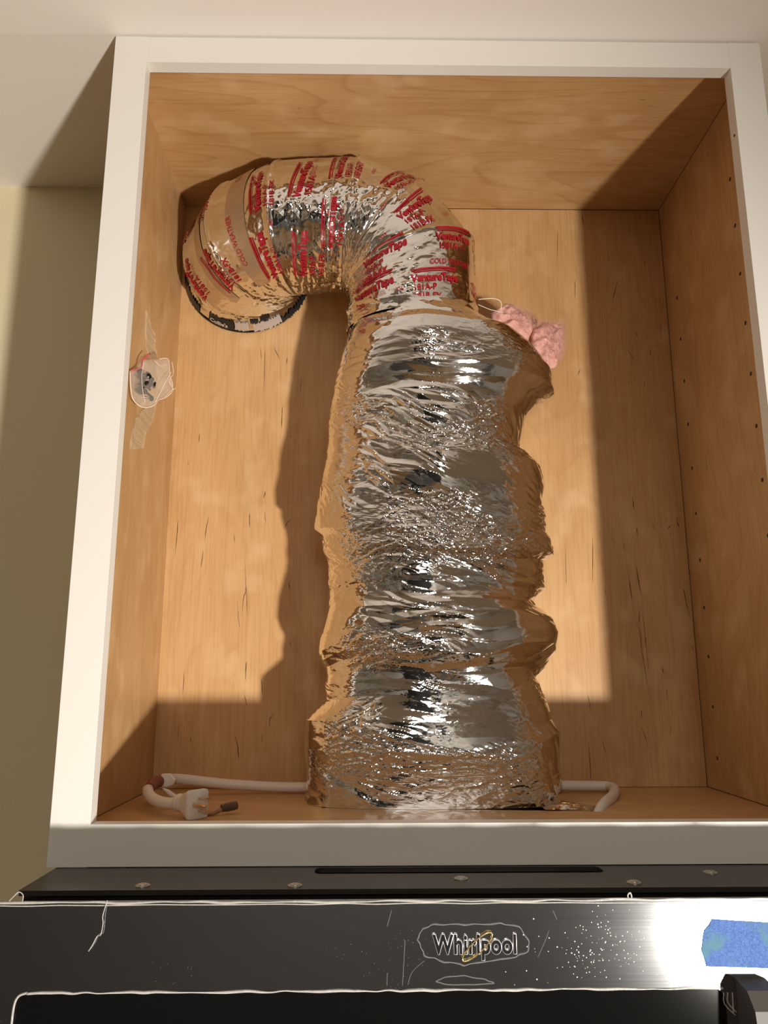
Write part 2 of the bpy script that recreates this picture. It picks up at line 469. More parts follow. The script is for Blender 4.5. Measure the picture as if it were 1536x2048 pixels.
TOPF = [[(0.2044,0.0977),(0.2089,0.0985)],[(0.4632,0.0594),(0.4657,0.0593)],[(0.6445,0.0768),(0.6525,0.0776)]]
ribbons('grain_streaks', BACKF, lambda x, z: (x, D - 0.0002, z), 0.00075, m_fleck, cab)
ribbons('grain_streaks', RIGHTF, lambda y, z: (XR - 0.0002, y, z), 0.0006, m_fleck, cab)
ribbons('grain_streaks', TOPF, lambda x, y: (x, y, ZC - 0.0002), 0.0005, m_fleck, cab)
# little light chips on the left panel
rnd = random.Random(9)
chips = []
for (y, z) in ((0.235, 0.595), (0.262, 0.44), (0.25, 0.41), (0.245, 0.335), (0.2, 0.30), (0.225, 0.235), (0.15, 0.265)):
    chips.append([(y, z), (y + 0.002, z - 0.004), (y + 0.0005, z - 0.008)])
ribbons('chipped_veneer', chips, lambda y, z: (XL + 0.0002, y, z), 0.0008, m_ring, cab)
# shelf pin holes
def pin_hole(y, z, r=0.0028):
    hm = lathe('shelf_pin_hole', [(r, -0.0002), (r, 0.0003), (r * 0.97, 0.00035)], (XR, y, z), (-1, 0, 0), m_gap, cab, 14)
    return hm
first = None
for col, y in ((0, 0.0875), (1, 0.2758)):
    for k in range(-8, 4 if col == 0 else 3):
        z = 0.5932 + 0.0656 * k
        if first is None:
            first = pin_hole(0, 0)
            # raw lighter rim as a second mesh on the hole
            first.location = (0, y, z)
            rim0 = lathe('raw_rim', [(0.0037, -0.0001), (0.0037, 0.00015)], (XR, 0, 0), (-1, 0, 0), m_ring, first, 14)
        else:
            o = first.copy(); C.objects.link(o); o.location = (0, y, z)
            r_ = rim0.copy(); C.objects.link(r_); r_.parent = o
nh = lathe('nail_hole', [(0.0016, 0.0), (0.0016, 0.0004)], (W - S, 0.0077, 0.7904), (-1, 0, 0), m_gap, cab, 12)

# ================================================================== FOIL SLEEVE
PROF = [(0.6874,0.2689,0.4481),(0.6658,0.2671,0.4787),(0.6546,0.2644,0.5060),(0.6324,0.2598,0.5293),(0.6104,0.2559,0.5456),(0.5813,0.2502,0.5483),(0.5596,0.2464,0.5242),(0.5381,0.2433,0.5083),(0.5029,0.2404,0.5002),(0.4889,0.2393,0.4970),(0.4806,0.2388,0.5114),(0.4681,0.2376,0.5229),(0.4406,0.2334,0.5264),(0.4168,0.2292,0.5227),(0.3999,0.2275,0.5266),(0.3811,0.2278,0.5283),(0.3719,0.2371,0.5332),(0.3500,0.2400,0.5341),(0.3402,0.2447,0.5239),(0.3271,0.2468,0.5259),(0.3076,0.2464,0.5218),(0.2999,0.2484,0.5131),(0.2851,0.2461,0.5054),(0.2767,0.2462,0.5108),(0.2596,0.2420,0.5280),(0.2375,0.2360,0.5365),(0.2187,0.2338,0.5356),(0.2088,0.2371,0.5250),(0.2001,0.2428,0.5164),(0.1903,0.2449,0.5065),(0.1786,0.2432,0.5116),(0.1603,0.2453,0.5190),(0.1452,0.2307,0.5233),(0.1361,0.2209,0.5241),(0.1212,0.2206,0.5334),(0.0856,0.2238,0.5298),(0.0506,0.2238,0.5305),(0.0258,0.2213,0.5293)][::-1]
PZ = np.array([p[0] for p in PROF]); PL = np.array([p[1] for p in PROF]); PR = np.array([p[2] for p in PROF])
NV, NU = 980, 700
tt = np.linspace(0, 1, NU, endpoint=False)
# more columns on the room side (theta = -90 deg) than at the back
theta = -PI / 2 + 2 * PI * (tt - 0.5) + 0.75 * np.sin(2 * PI * (tt - 0.5)) * -1 * -1
theta = -PI / 2 + 2 * PI * (tt - 0.5) - 0.62 * np.sin(2 * PI * (tt - 0.5))
TT, VV = np.meshgrid(theta, np.linspace(0, 1, NV))
ztop = 0.668 + 0.021 * np.sin(TT) + 0.004 * facet(TT * 3.2, TT * 1.1, 91)
Z = ZF + 0.0005 + VV * (ztop - ZF)
# slanted folds: the profile is read at a height that shifts around the front
front = np.clip(-np.sin(TT), 0, 1)
zz = np.interp(Z, [0.02, 0.65], [0.0258, 0.6874])
slant = 0.012 * front * np.sin(Z * 21) + 0.007 * facet(TT * 1.6, Z * 16, 5)
xr_ = np.interp(zz + slant, PZ, PR); xl_ = np.interp(zz + slant, PZ, PL)
cx_ = 0.3785 + 0 * Z
cosT, sinT = np.cos(TT), np.sin(TT)
n_ = np.interp(Z, [0.02, 0.14, 0.2], [2.7, 2.3, 2.0])
cx2 = np.sign(cosT) * np.abs(cosT) ** (2 / n_); sy2 = np.sign(sinT) * np.abs(sinT) ** (2 / n_)
rx = np.where(cosT > 0, xr_ - cx_, cx_ - xl_)
base_ry = np.interp(Z, [0.02, 0.08, 0.14, 0.2, 0.5, 0.6, 0.66], [0.059, 0.066, 0.074, 0.082, 0.090, 0.096, 0.095])
detail = ((xr_ - xl_) / np.interp(zz, [0.02, 0.2, 0.45, 0.6, 0.69], [0.30, 0.285, 0.28, 0.28, 0.19]) - 1)
ry = base_ry * (1 + 0.55 * np.clip(detail, -0.15, 0.15))
YC = np.interp(Z, [0.02, 0.09, 0.2, 0.6], [0.200, 0.203, 0.2115, 0.2125])
X = cx_ + rx * cx2
Y = YC + ry * sy2
# wrinkles ---------------------------------------------------------
U = (TT + PI / 2) * 0.125
amp = np.interp(Z, [0.02, 0.05, 0.09, 0.5, 0.56, 0.60, 0.64, 0.69], [0.25, 0.7, 1.0, 1.0, 0.7, 0.18, 0.18, 0.5])
amp = amp * (0.80 + 0.30 * vnoise(U * 20, Z * 12, 77))
leftcalm = np.clip((X - 0.26) / 0.05, 0.0, 1.0)
amp = amp * (0.45 + 0.55 * leftcalm)
wu = U + 0.010 * facet(U * 24, Z * 30, 1); wz = Z + 0.005 * facet(U * 18, Z * 24, 2)
sl = 0.25 * np.sin(Z * 17 + 1.0) + 0.15
wz2 = wz + sl * wu
h = 0.0062 * facet(wu * 6, wz2 * 22, 11)
calm = np.clip(0.55 + 1.0 * vnoise(U * 13 + 4, Z * 24, 35), 0.12, 1.3)
h += 0.0030 * calm * (0.5 - np.abs(facet(wu * 11, wz2 * 62, 12)))
fold = np.clip(0.30 + 1.5 * vnoise(U * 14, Z * 20, 33), 0.05, 1.5)
h += 0.0024 * fold * (0.5 - np.abs(facet(wu * 26, (wz + (sl + 0.35) * wu) * 105, 13)))
fine = np.clip(0.15 + 1.9 * vnoise(U * 12, Z * 24, 31), 0.03, 1.6)
h += 0.0016 * fine * (0.5 - np.abs(facet(wu * 52, (wz - 0.25 * wu) * 150, 14)))
h += 0.0009 * fine * facet(wu * 85, (wz + 0.1 * wu) * 230, 18)
h += 0.0007 * fine * (0.5 - np.abs(facet(wu * 95, (wz + 0.35 * wu) * 330, 15)))
h += 0.00022 * fine * facet(wu * 190, (wz + 0.5 * wu) * 560, 16)
h = h * amp
X = X + h * cosT; Y = Y + h * sinT
Zd = Z + 0.0014 * amp * facet(wu * 20, wz * 60, 21)
Zd[0] = ZF + 0.0003
# draw the top in against the duct
tk = np.clip((VV - 0.972) / 0.028, 0, 1); tk = tk * tk * (3 - 2 * tk)
dx = 0.357 + 0.0925 * cosT; dy = 0.2158 + 0.0925 * sinT
X = X * (1 - tk) + dx * tk; Y = Y * (1 - tk) + dy * tk
Y = np.minimum(Y, D - 0.004)
m_foil = foil('crumpled_foil', [(90, 190, 0.15, 0.06), (190, 420, -0.25, 0.11), (420, 900, 0.3, 0.06)], 0.06, (0.85, 0.855, 0.855), 0.03)
sleeve = thing('foil_insulated_duct', 'upright crumpled silver foil insulation sleeve standing on the cabinet floor', 'duct')
grid_mesh('foil_jacket', np.stack([X, Y, Zd], -1), m_foil, sleeve, sm=False)
# foil scrap trailing at the right foot
m_foil2 = foil('foil_scrap', [(200, 300, 0.2, 0.5)], 0.08, (0.87, 0.85, 0.82), 0.4)
gx, gy = np.meshgrid(np.linspace(0, 1, 40), np.linspace(0, 1, 24))
SX = 0.495 + gx * 0.048; SYY = 0.128 + gy * (0.022 - 0.012 * gx) + 0.004 * gx
SZ = ZF + 0.0012 + 0.005 * np.sin(gx * 3.1) * np.sin(gy * 3.1) + 0.0018 * np.abs(facet(gx * 6, gy * 5, 51)) * np.sin(gy * 3.1)
o = grid_mesh('foil_flap', np.stack([SX, SYY, SZ], -1), m_foil2, sleeve, closed=False)

# pink glass-wool tufts --------------------------------------------
def m_wool():
    m, nt, b = new_mat('pink_glass_wool')
    L = nt.links.new
    tc = nd(nt, 'ShaderNodeTexCoord')
    n = nd(nt, 'ShaderNodeTexNoise'); n.inputs['Scale'].default_value = 260; n.inputs['Detail'].default_value = 8
    n.inputs['Roughness'].default_value = 0.7
    L(tc.outputs['Object'], n.inputs['Vector'])
    r = ramp(nt, [(0.3, (0.66, 0.30, 0.25)), (0.7, (0.88, 0.54, 0.47))])
    L(n.outputs['Fac'], r.inputs['Fac']); L(r.outputs['Color'], b.inputs['Base Color'])
    b.inputs['Roughness'].default_value = 0.95
    b.inputs['Subsurface Weight'].default_value = 0.3
    b.inputs['Subsurface Radius'].default_value = (0.01, 0.005, 0.004)
    b.inputs['Subsurface Scale'].default_value = 0.5
    bp = nd(nt, 'ShaderNodeBump'); bp.inputs['Strength'].default_value = 0.9; bp.inputs['Distance'].default_value = 0.002
    L(n.outputs['Fac'], bp.inputs['Height']); L(bp.outputs['Normal'], b.inputs['Normal'])
    return m
m_pink = m_wool()

def pillow(name, outline, fn, thick, mat, parent=None, rings=14, n=90, noise=0.0, seed=0, freq=80, two=True, edge=0.0, power=0.5):
    """closed lens-shaped solid over an outline in (u,v); fn(u,v,d) -> xyz"""
    O = np.array(outline, float); O = np.vstack([O, O[:1]])
    seg = np.hypot(*np.diff(O, axis=0).T); s = np.concatenate([[0], np.cumsum(seg)]); q = np.linspace(0, s[-1], n, endpoint=False)
    bu = np.interp(q, s, O[:, 0]); bv = np.interp(q, s, O[:, 1])
    cu_, cv_ = bu.mean(), bv.mean()
    verts = []; faces = []
    ks = np.sin(np.linspace(0, PI / 2, rings + 1))[1:]
    for side in (1, -1):
        base = len(verts)
        verts.append(fn(cu_, cv_, side * thick))
        for k in ks:
            for i in range(n):
                u = cu_ + (bu[i] - cu_) * k; v = cv_ + (bv[i] - cv_) * k
                d = side * (thick * max(0.0, 1 - k * k) ** power + edge)
                if noise:
                    d += noise * float(facet(np.array([u * freq]), np.array([v * freq]), seed + side)[0]) * (1 - k ** 6)
                verts.append(fn(u, v, d))
        for i in range(n):
            a = base + 1 + i; b = base + 1 + (i + 1) % n
            faces.append((base, a, b) if side > 0 else (base, b, a))
        for r in range(rings - 1):
            for i in range(n):
                a = base + 1 + r * n + i; b = base + 1 + r * n + (i + 1) % n
                faces.append((a, a + n, b + n, b) if side > 0 else (a, b, b + n, a + n))
    # stitch rim
    A = 1 + (rings - 1) * n; B = (1 + rings * n) + 1 + (rings - 1) * n
    for i in range(n):
        j = (i + 1) % n
        faces.append((A + i, B + i, B + j, A + j))
    return pydata(name, verts, faces, mat, parent, True)

def tear(P, seed, amt, m=6):
    r = random.Random(seed); out = []
    for i in range(len(P)):
        a = P[i]; b = P[(i + 1) % len(P)]
        for k in range(m):
            t = k / m
            out.append((a[0] + (b[0] - a[0]) * t + r.uniform(-amt, amt), a[1] + (b[1] - a[1]) * t + r.uniform(-amt, amt)))
    return out
pillow('glass_wool', tear([(0.470, 0.676), (0.489, 0.6905), (0.503, 0.6925), (0.505, 0.688), (0.513, 0.683), (0.528, 0.672), (0.531, 0.656), (0.52, 0.635), (0.47, 0.64)], 1, 0.0012),
       lambda u, v, d: (u, 0.238 + d + (u - 0.5) * 0.2, v), 0.016, m_pink, sleeve, noise=0.006, seed=4, freq=130)
pillow('glass_wool', tear([(0.530, 0.655), (0.545, 0.668), (0.565, 0.6675), (0.5755, 0.665), (0.574, 0.648), (0.5735, 0.632), (0.568, 0.618), (0.562, 0.603), (0.545, 0.592), (0.52, 0.61)], 2, 0.0012),
       lambda u, v, d: (u, 0.246 + d + (u - 0.55) * 0.15, v), 0.015, m_pink, sleeve, noise=0.006, seed=8, freq=130)
# loose fibres at the torn edges
def fibres(name, pts, parent, mat, seed, count, ln, r=0.00012):
    rr = random.Random(seed); verts = []; faces = []
    for _ in range(count):
        x, y, z = rr.choice(pts)
        p = Vector((x + rr.uniform(-.004, .004), y + rr.uniform(-.008, .006), z + rr.uniform(-.004, .004)))
        d = Vector((rr.uniform(-1, 1), rr.uniform(-1, .4), rr.uniform(-.6, 1))).normalized()
        k = len(verts)
        for i in range(5):
            s = Vector((-d.z, 0, d.x))
            if s.length < .01: s = Vector((1, 0, 0))
            s.normalize()
            verts += [p + s * r, p - s * r, p + Vector((0, r, 0))]
            p = p + d * ln / 4
            d = (d + Vector((rr.uniform(-.5, .5), rr.uniform(-.5, .5), rr.uniform(-.5, .5)))).normalized()
        for i in range(4):
            a = k + 3 * i
            faces += [(a, a + 1, a + 4, a + 3), (a + 1, a + 2, a + 5, a + 4), (a + 2, a, a + 3, a + 5)]
    o = pydata(name, verts, faces, mat, parent)
    o['kind'] = 'stuff'
    return o
WE = []
for a, b in (((.489, .6905), (.503, .6925)), ((.505, .690), (.528, .672)), ((.528, .672), (.531, .656)), ((.530, .655), (.545, .668)), ((.545, .668), (.5755, .665)), ((.5755, .665), (.5735, .632)), ((.5735, .632), (.562, .603))):
    for q in range(12):
        t = q / 12
        WE.append((a[0] + (b[0] - a[0]) * t, 0.243, a[1] + (b[1] - a[1]) * t))
fibres('loose_fibres', WE, sleeve, m_pink, 5, 900, 0.006, 0.00009)
WS = [(0.50 + 0.0025 * i, 0.226, 0.650 + 0.004 * j) for i in range(11) for j in range(8)] + [(0.548 + 0.0025 * i, 0.233, 0.61 + 0.005 * j) for i in range(9) for j in range(10)]
fibres('surface_fibres', WS, sleeve, m_pink, 8, 1100, 0.006, 0.00009)
m_string = plain('white_string', (0.85, 0.80, 0.70), 0.7)
tube('loose_thread', [(0.4405, 0.150, 0.6548), (0.4604, 0.152, 0.657), (0.4702, 0.154, 0.6535), (0.4705, 0.156, 0.6435)], 0.0005, m_string, sleeve, 6)
tube('loose_thread', [(0.4405, 0.155, 0.6500), (0.4550, 0.156, 0.6440), (0.4633, 0.158, 0.6428), (0.474, 0.16, 0.641)], 0.0004, m_string, sleeve, 6)

# ================================================================== TAPED ELBOW DUCT
RB = 0.100; RD = 0.0895
B1 = (0.257, 0.70); B2 = (0.210, 0.3158); Y1 = 0.2158; Z2 = 0.80
def sec(kind, a, phi, extra=0.0):
    c, s = np.cos(phi), np.sin(phi)
    if kind == 'v':      # vertical run, a = height
        rad = RB + (RD + extra) * c
        return np.stack([B1[0] + rad, Y1 + (RD + extra) * s, a + 0 * c], -1)
    ang, m = a
    t = math.radians(ang)
    if kind == 'a':
        rho = (RB + (RD + extra) * c) * m
        return np.stack([B1[0] + rho * math.cos(t), Y1 + (RD + extra) * s, B1[1] + rho * math.sin(t)], -1)
    rho = (RB - (RD + extra) * s) * m
    return np.stack([B2[0] - rho * math.sin(t), B2[1] - rho * math.cos(t), Z2 - 0.020 * ang / 90 + (RD + extra) * c], -1)
SEC = [('v', 0.632), ('a', (20, 1.05)), ('a', (51, 1.035)), ('a', (81, 1.025)), ('b', (14, 1.02)), ('b', (44, 1.035)), ('b', (72, 1.03)), ('b', (86, 1.0))]
phi0 = np.array([0.0, PI])
cent = [sec(k, a, phi0).mean(0) for k, a in SEC]
LEN = [0.0]
for i in range(len(cent) - 1): LEN.append(LEN[-1] + float(np.linalg.norm(cent[i + 1] - cent[i])))
def surf(Sv, phi, off=0.0):
    """point on the taped duct at arc length Sv and angle phi (vectorised)"""
    Sv = np.clip(np.asarray(Sv, float), 0, LEN[-1] - 1e-6); phi = np.asarray(phi, float)
    idx = np.clip(np.searchsorted(LEN, Sv, side='right') - 1, 0, len(LEN) - 2)
    out = np.zeros(Sv.shape + (3,)); axis = np.zeros(Sv.shape + (3,))
    for i in range(len(LEN) - 1):
        mk = idx == i
        if not mk.any(): continue
        t = (Sv[mk] - LEN[i]) / (LEN[i + 1] - LEN[i])
        A = sec(*SEC[i], phi[mk]); B = sec(*SEC[i + 1], phi[mk])
        out[mk] = A * (1 - t[:, None]) + B * t[:, None]
        axis[mk] = cent[i] * (1 - t[:, None]) + cent[i + 1] * t[:, None]
    nrm = out - axis
    nrm /= np.linalg.norm(nrm, axis=-1, keepdims=True) + 1e-9
    # displacement: gentle dents, puckers near the inside of the bends, ridge at gore joints
    u = Sv; v = phi * RD
    inner = np.clip(np.cos(phi - PI) - 0.2, 0, 1) * np.clip(1 - np.abs(Sv - LEN[2] - .03) / 0.10, 0, 1)
    inner2 = np.clip(-np.cos(phi) * 0.7 + 0.3, 0, 1)
    crk = np.clip(0.45 + 1.1 * vnoise(u * 26, v * 26, 41) + 1.6 * inner + 0.5 * inner2, 0.08, 2.0)
    wu = u + 0.004 * vnoise(u * 60, v * 60, 42)
    d = 0.0011 * facet(u * 26 + 3, v * 26, 43) + crk * (0.0012 * (0.5 - np.abs(facet(wu * 95, v * 50, 44))) + 0.0007 * facet(wu * 160, v * 110, 45) + 0.0003 * facet(u * 380, v * 260, 46))
    for L_ in LEN[1:-1]:
        d = d + 0.0016 * np.exp(-((Sv - L_) / 0.0022) ** 2) - 0.0007 * np.exp(-((Sv - L_ - 0.006) / 0.003) ** 2)
    return out + nrm * (d[..., None] + np.asarray(off)[..., None] if np.ndim(off) else (d[..., None] + off))

m_tapefoil = foil('foil_tape', [(60, 60, 0.2, 0.05), (200, 200, 0.5, 0.05)], 0.09, (0.86, 0.86, 0.85), 0.15)
m_band = plain('plain_foil_tape', (0.60, 0.52, 0.42), 0.32, 0.9, bump=0.1, bscale=500)
m_red = plain('red_print', (0.34, 0.008, 0.018), 0.35, spec=0.5)
elbow = thing('foil_taped_elbow_duct', 'round silver elbow duct wrapped in red printed foil tape bending to the back', 'duct')
NP = 420
ph = np.linspace(-PI, PI, NP, endpoint=False)
for i in range(len(SEC) - 1):
    n = max(24, int((LEN[i + 1] - LEN[i]) / 0.0009))
    s = np.linspace(LEN[i], LEN[i + 1], n)
    s[-1] = min(s[-1] + 0.0004, LEN[-1])
    PH, SS = np.meshgrid(ph, s)
    grid_mesh('duct_gore', surf(SS, PH), m_tapefoil, elbow)

def band(s0, s1, p0, p1, off=0.0008, skew=0.0, nm='plain_tape_band'):
    a = np.linspace(0, 1, 24); b = np.linspace(0, 1, 260)
    Bq, Aq = np.meshgrid(b, a)
    PHI = p0 + (p1 - p0) * Bq
    SS = s0 + (s1 - s0) * Aq + skew * (Bq - 0.5)
    return grid_mesh(nm, surf(SS, PHI, off), m_band, elbow, closed=False)
band(LEN[4] + 0.020, LEN[4] + 0.036, -2.9, 0.6, skew=0.004)
band(LEN[5] + 0.012, LEN[5] + 0.024, -2.9, 0.2, skew=-0.004)
band(LEN[3] + 0.018, LEN[3] + 0.0195, -2.9, 0.6, 0.0012)

# printed lettering -------------------------------------------------
def text_mesh(body, size, bold=0.0):
    cu_ = bpy.data.curves.new('lettering', 'FONT')
    cu_.body = body; cu_.size = size; cu_.offset = bold; cu_.resolution_u = 3
    to = bpy.data.objects.new('lettering', cu_); C.objects.link(to)
    bpy.context.view_layer.update()
    dg = bpy.context.evaluated_depsgraph_get()
    me = bpy.data.meshes.new_from_object(to.evaluated_get(dg))
    bpy.data.objects.remove(to); bpy.data.curves.remove(cu_)
    bm = bmesh.new(); bm.from_mesh(me); bpy.data.meshes.remove(me)
    bmesh.ops.triangulate(bm, faces=bm.faces[:])
    bmesh.ops.remove_doubles(bm, verts=bm.verts[:], dist=size * 0.002)
    for _ in range(2):
        es = [e_ for e_ in bm.edges if e_.calc_length() > 0.0024]
        if es: bmesh.ops.subdivide_edges(bm, edges=es, cuts=1)
        bmesh.ops.triangulate(bm, faces=bm.faces[:])
    V = np.array([v.co[:2] for v in bm.verts]); F = np.array([[v.index for v in f_.verts] for f_ in bm.faces])
    bm.free()
    return V, F
def rect_mesh(w, h, sk=0.0):
    a, b = np.meshgrid(np.linspace(0, w, max(3, int(w / 0.002))), np.linspace(0, h, 3))
    a = a + b * sk
    r, c = a.shape
    F = []
    for i in range(r - 1):
        for j in range(c - 1):
            F += [[i * c + j, i * c + j + 1, (i + 1) * c + j + 1], [i * c + j, (i + 1) * c + j + 1, (i + 1) * c + j]]
    return np.stack([a.ravel(), b.ravel()], 1), np.array(F)
def shift(m, x, y): return (m[0] + np.array([x, y]), m[1])
def merge(ms):
    V = []; F = []; k = 0
    for v, f_ in ms:
        V.append(v); F.append(f_ + k); k += len(v)
    return np.vstack(V), np.vstack(F)
LN = 0.0108
t_brand = text_mesh('VentureTape', LN, 0.0005)
wd = t_brand[0][:, 0].max()
bar1 = shift(rect_mesh(wd * 0.97, 0.0019, 0.4), 0.0, 0.0118); bar2 = shift(rect_mesh(wd * 0.92, 0.0009, 0.4), 0.002, 0.0098)
brand = merge([t_brand, bar1, bar2])
stampA = merge([brand, shift(text_mesh('181A-P', 0.0092, 0.00018), 0.001, -0.0092), shift(text_mesh('181B-FX', 0.0092, 0.00018), 0.001, -0.0188)])
circ = []
th_ = np.linspace(0, 2 * PI, 25)[:-1]
cv = np.concatenate([np.stack([0.0030 * np.cos(th_), 0.0030 * np.sin(th_)], 1), np.stack([0.0024 * np.cos(th_), 0.0024 * np.sin(th_)], 1)])
cfc = np.array([[i, (i + 1) % 24, 24 + (i + 1) % 24] for i in range(24)] + [[i, 24 + (i + 1) % 24, 24 + i] for i in range(24)])
mark = merge([(cv, cfc), shift(text_mesh('R', 0.0040), -0.0012, -0.0013)])
stampB = merge([brand, shift(text_mesh('1581A', 0.0104, 0.0002), 0.002, -0.0104), shift(mark, 0.034, -0.0055), shift(text_mesh('LISTED', 0.0026), 0.038, -0.0050), shift(text_mesh('181B-FX', 0.0026), 0.038, -0.0078)])
stampC = text_mesh('COLD WEATHER', 0.0078, 0.00005)
stampD = text_mesh('10/23', 0.0050, 0.00005)
LV = []; LF = []; LK = 0
def place(st, s0, p0, rot=0.0, off=0.0011):
    global LK
    V, F = st
    c, s = math.cos(rot), math.sin(rot)
    V = V * 1.32
    a = V[:, 0] * c - V[:, 1] * s; b = V[:, 0] * s + V[:, 1] * c
    # local stretch of S at this angle
    A = surf(np.array([s0 - 0.004, s0 + 0.004]), np.array([p0 + 0.25, p0 + 0.25]))
    k = max(0.45, float(np.linalg.norm(A[1] - A[0])) / 0.008)
    if k < 0.62: return
    S_ = s0 + b / k; P_ = p0 + a * 0.86 / RD
    keep = (S_ > 0.005) & (S_ < LEN[-1] - 0.004)
    Fk = F[keep[F].all(1)]
    if not len(Fk): return
    LV.append(surf(S_, P_, off)); LF.append(Fk + LK); LK += len(V)
rp_ = random.Random(21)
row = 0
s = 0.012
kinds = [stampB, stampA]
while s < LEN[-1] - 0.004:
    p = -2.95 + 0.55 * rp_.random()
    rot = rp_.uniform(-0.12, 0.12)
    k = row % 2
    if row % 3 == 1:
        while p < 0.7:
            place(rp_.choice((stampC, stampC, stampD)), s + 0.004, p, rot)
            p += 1.35 + 0.3 * rp_.random()
        s += 0.013
    p = -2.95 + 0.55 * rp_.random()
    while p < 0.75:
        place(kinds[k % 2], s + 0.022, p, rot)
        if rp_.random() < 0.5: place(stampD, s + 0.012, p + 0.72, rot)
        p += rp_.uniform(0.92, 1.2); k += 1
    s += 0.041; row += 1
LVv = np.vstack(LV); LFv = np.vstack(LF)
o = pydata('printed_lettering', LVv, [tuple(map(int, f_)) for f_ in LFv], m_red, elbow)
o['kind'] = 'stuff'

# collar where the duct meets the cabinet back ----------------------
m_collar = foil('collar_foil', [(90, 90, 0.2, 0.12)], 0.16, (0.80, 0.78, 0.76), 0.3)
m_black = plain('black_print', (0.012, 0.012, 0.014), 0.35)
m_wprint = plain('white_print', (0.56, 0.52, 0.49), 0.35, 0.4)
CX, CZc = 0.1105, 0.7795
def collar_pt(a, t, off=0.0):
    """a angle (0 = +X, -90 = down), t 0 (front) .. 1 (at back panel)"""
    r = 0.083 + 0.0125 * t + off
    return np.stack([CX + r * np.cos(a), 0.286 + (D - 0.0015 - 0.286) * t - off * 0.4 + 0 * a, CZc + r * np.sin(a)], -1)
A_, T_ = np.meshgrid(np.linspace(0, 2 * PI, 200, endpoint=False), np.linspace(0, 1, 14))
wob = 0.0010 * facet(A_ * 5, T_ * 2, 61)
grid_mesh('collar', collar_pt(A_, T_, wob), m_collar, elbow)
A_, T_ = np.meshgrid(np.linspace(0, 2 * PI, 200, endpoint=False), np.linspace(0, 1, 5))
rim = 0.0955 + 0.0012 * np.sin(T_ * PI)
grid_mesh('collar_rim', np.stack([CX + rim * np.cos(A_), D - 0.0035 + 0.003 * T_, CZc + rim * np.sin(A_)], -1), m_black, elbow)
cl = elbow
def patch(a0, a1, t0, t1, mat, nm, jag=0.0, off=0.0016):
    n = 40
    a = np.radians(np.linspace(a0, a1, n))
    j1 = jag * _hash(np.arange(n), np.arange(n) * 3, 7); j2 = jag * _hash(np.arange(n), np.arange(n) * 5, 9)
    V = np.stack([collar_pt(a, t0 + j1, off), collar_pt(a, t1 + j2, off)])
    return grid_mesh(nm, V, mat, elbow, closed=False, sm=False)
patch(-172, -138, 0.55, 0.99, m_black, 'printed_patch', 0.08)
patch(-126, -100, 0.30, 0.92, m_black, 'printed_patch', 0.10)
patch(-99, -86, 0.35, 0.85, m_wprint, 'printed_patch', 0.08)
patch(-84, -76, 0.10, 0.45, m_black, 'printed_patch', 0.10)
patch(-82, -55, 0.45, 0.95, m_wprint, 'printed_patch', 0.08)
patch(-74, -64, 0.12, 0.42, m_black, 'printed_patch', 0.10)
patch(-55, -20, 0.70, 1.0, m_black, 'printed_patch', 0.10)
V, F = text_mesh("Collie's", 0.0098, 0.0004)
Lw = V[:, 0].max()
aa = np.radians(-124) + V[:, 0] / 0.092; tt2 = 0.80 - V[:, 1] / 0.032
pydata('collar_lettering', collar_pt(aa, tt2, 0.0026), [tuple(map(int, f_)) for f_ in F], m_wprint, elbow)

# ================================================================== BAG OF HARDWARE ON THE LEFT PANEL
def translucent(name, col, alpha, rough, bump=0.3, scale=60, crease=False):
    m, nt, b = new_mat(name)
    L = nt.links.new
    b.inputs['Base Color'].default_value = (*col, 1)
    b.inputs['Roughness'].default_value = rough
    b.inputs['Alpha'].default_value = alpha
    tc = nd(nt, 'ShaderNodeTexCoord')
    n = nd(nt, 'ShaderNodeTexVoronoi', feature='DISTANCE_TO_EDGE'); n.inputs['Scale'].default_value = scale
    nn = nd(nt, 'ShaderNodeTexNoise'); nn.inputs['Scale'].default_value = scale * 2
    L(tc.outputs['Object'], n.inputs['Vector']); L(tc.outputs['Object'], nn.inputs['Vector'])
    ad = nd(nt, 'ShaderNodeMath', operation='ADD'); L(n.outputs['Distance'], ad.inputs[0]); L(nn.outputs['Fac'], ad.inputs[1])
    bp = nd(nt, 'ShaderNodeBump'); bp.inputs['Strength'].default_value = bump; bp.inputs['Distance'].default_value = 0.002
    L(ad.outputs[0], bp.inputs['Height']); L(bp.outputs['Normal'], b.inputs['Normal'])
    if crease:
        r = ramp(nt, [(0.0, (min(1, alpha * 2.2),) * 3), (0.06, (alpha,) * 3), (1.0, (alpha,) * 3)])
        L(n.outputs['Distance'], r.inputs['Fac']); L(r.outputs['Color'], b.inputs['Alpha'])
    return m
m_bag = translucent('clear_plastic_bag', (0.80, 0.72, 0.62), 0.20, 0.2, 0.5, 40)
m_zip = plain('red_zip_strip', (0.62, 0.10, 0.09), 0.35)
m_tape = translucent('yellowed_packing_tape', (0.80, 0.62, 0.40), 0.45, 0.3, 0.5, 90)
m_hard = plain('black_screw_steel', (0.02, 0.018, 0.016), 0.28, 0.6)
BAGO = [(-0.0018,0.5321),(0.0074,0.54),(0.0163,0.5537),(0.0287,0.5591),(0.0458,0.5657),(0.0609,0.5715),(0.0648,0.558),(0.0663,0.5504),(0.0717,0.5414),(0.0708,0.5296),(0.0589,0.5181),(0.0486,0.5121),(0.0423,0.5034),(0.0299,0.4962),(0.0174,0.4941),(0.0062,0.4993),(0.0009,0.5121)]
REDO = [(-0.0018,0.5321),(0.0139,0.5424),(0.0163,0.5531),(0.0273,0.5652)]
bdir = Vector((0.036, 0.07, 0)).normalized(); bn = Vector((bdir.y, -bdir.x, 0))
borg = Vector((XL + 0.0035, 0.100, 0))
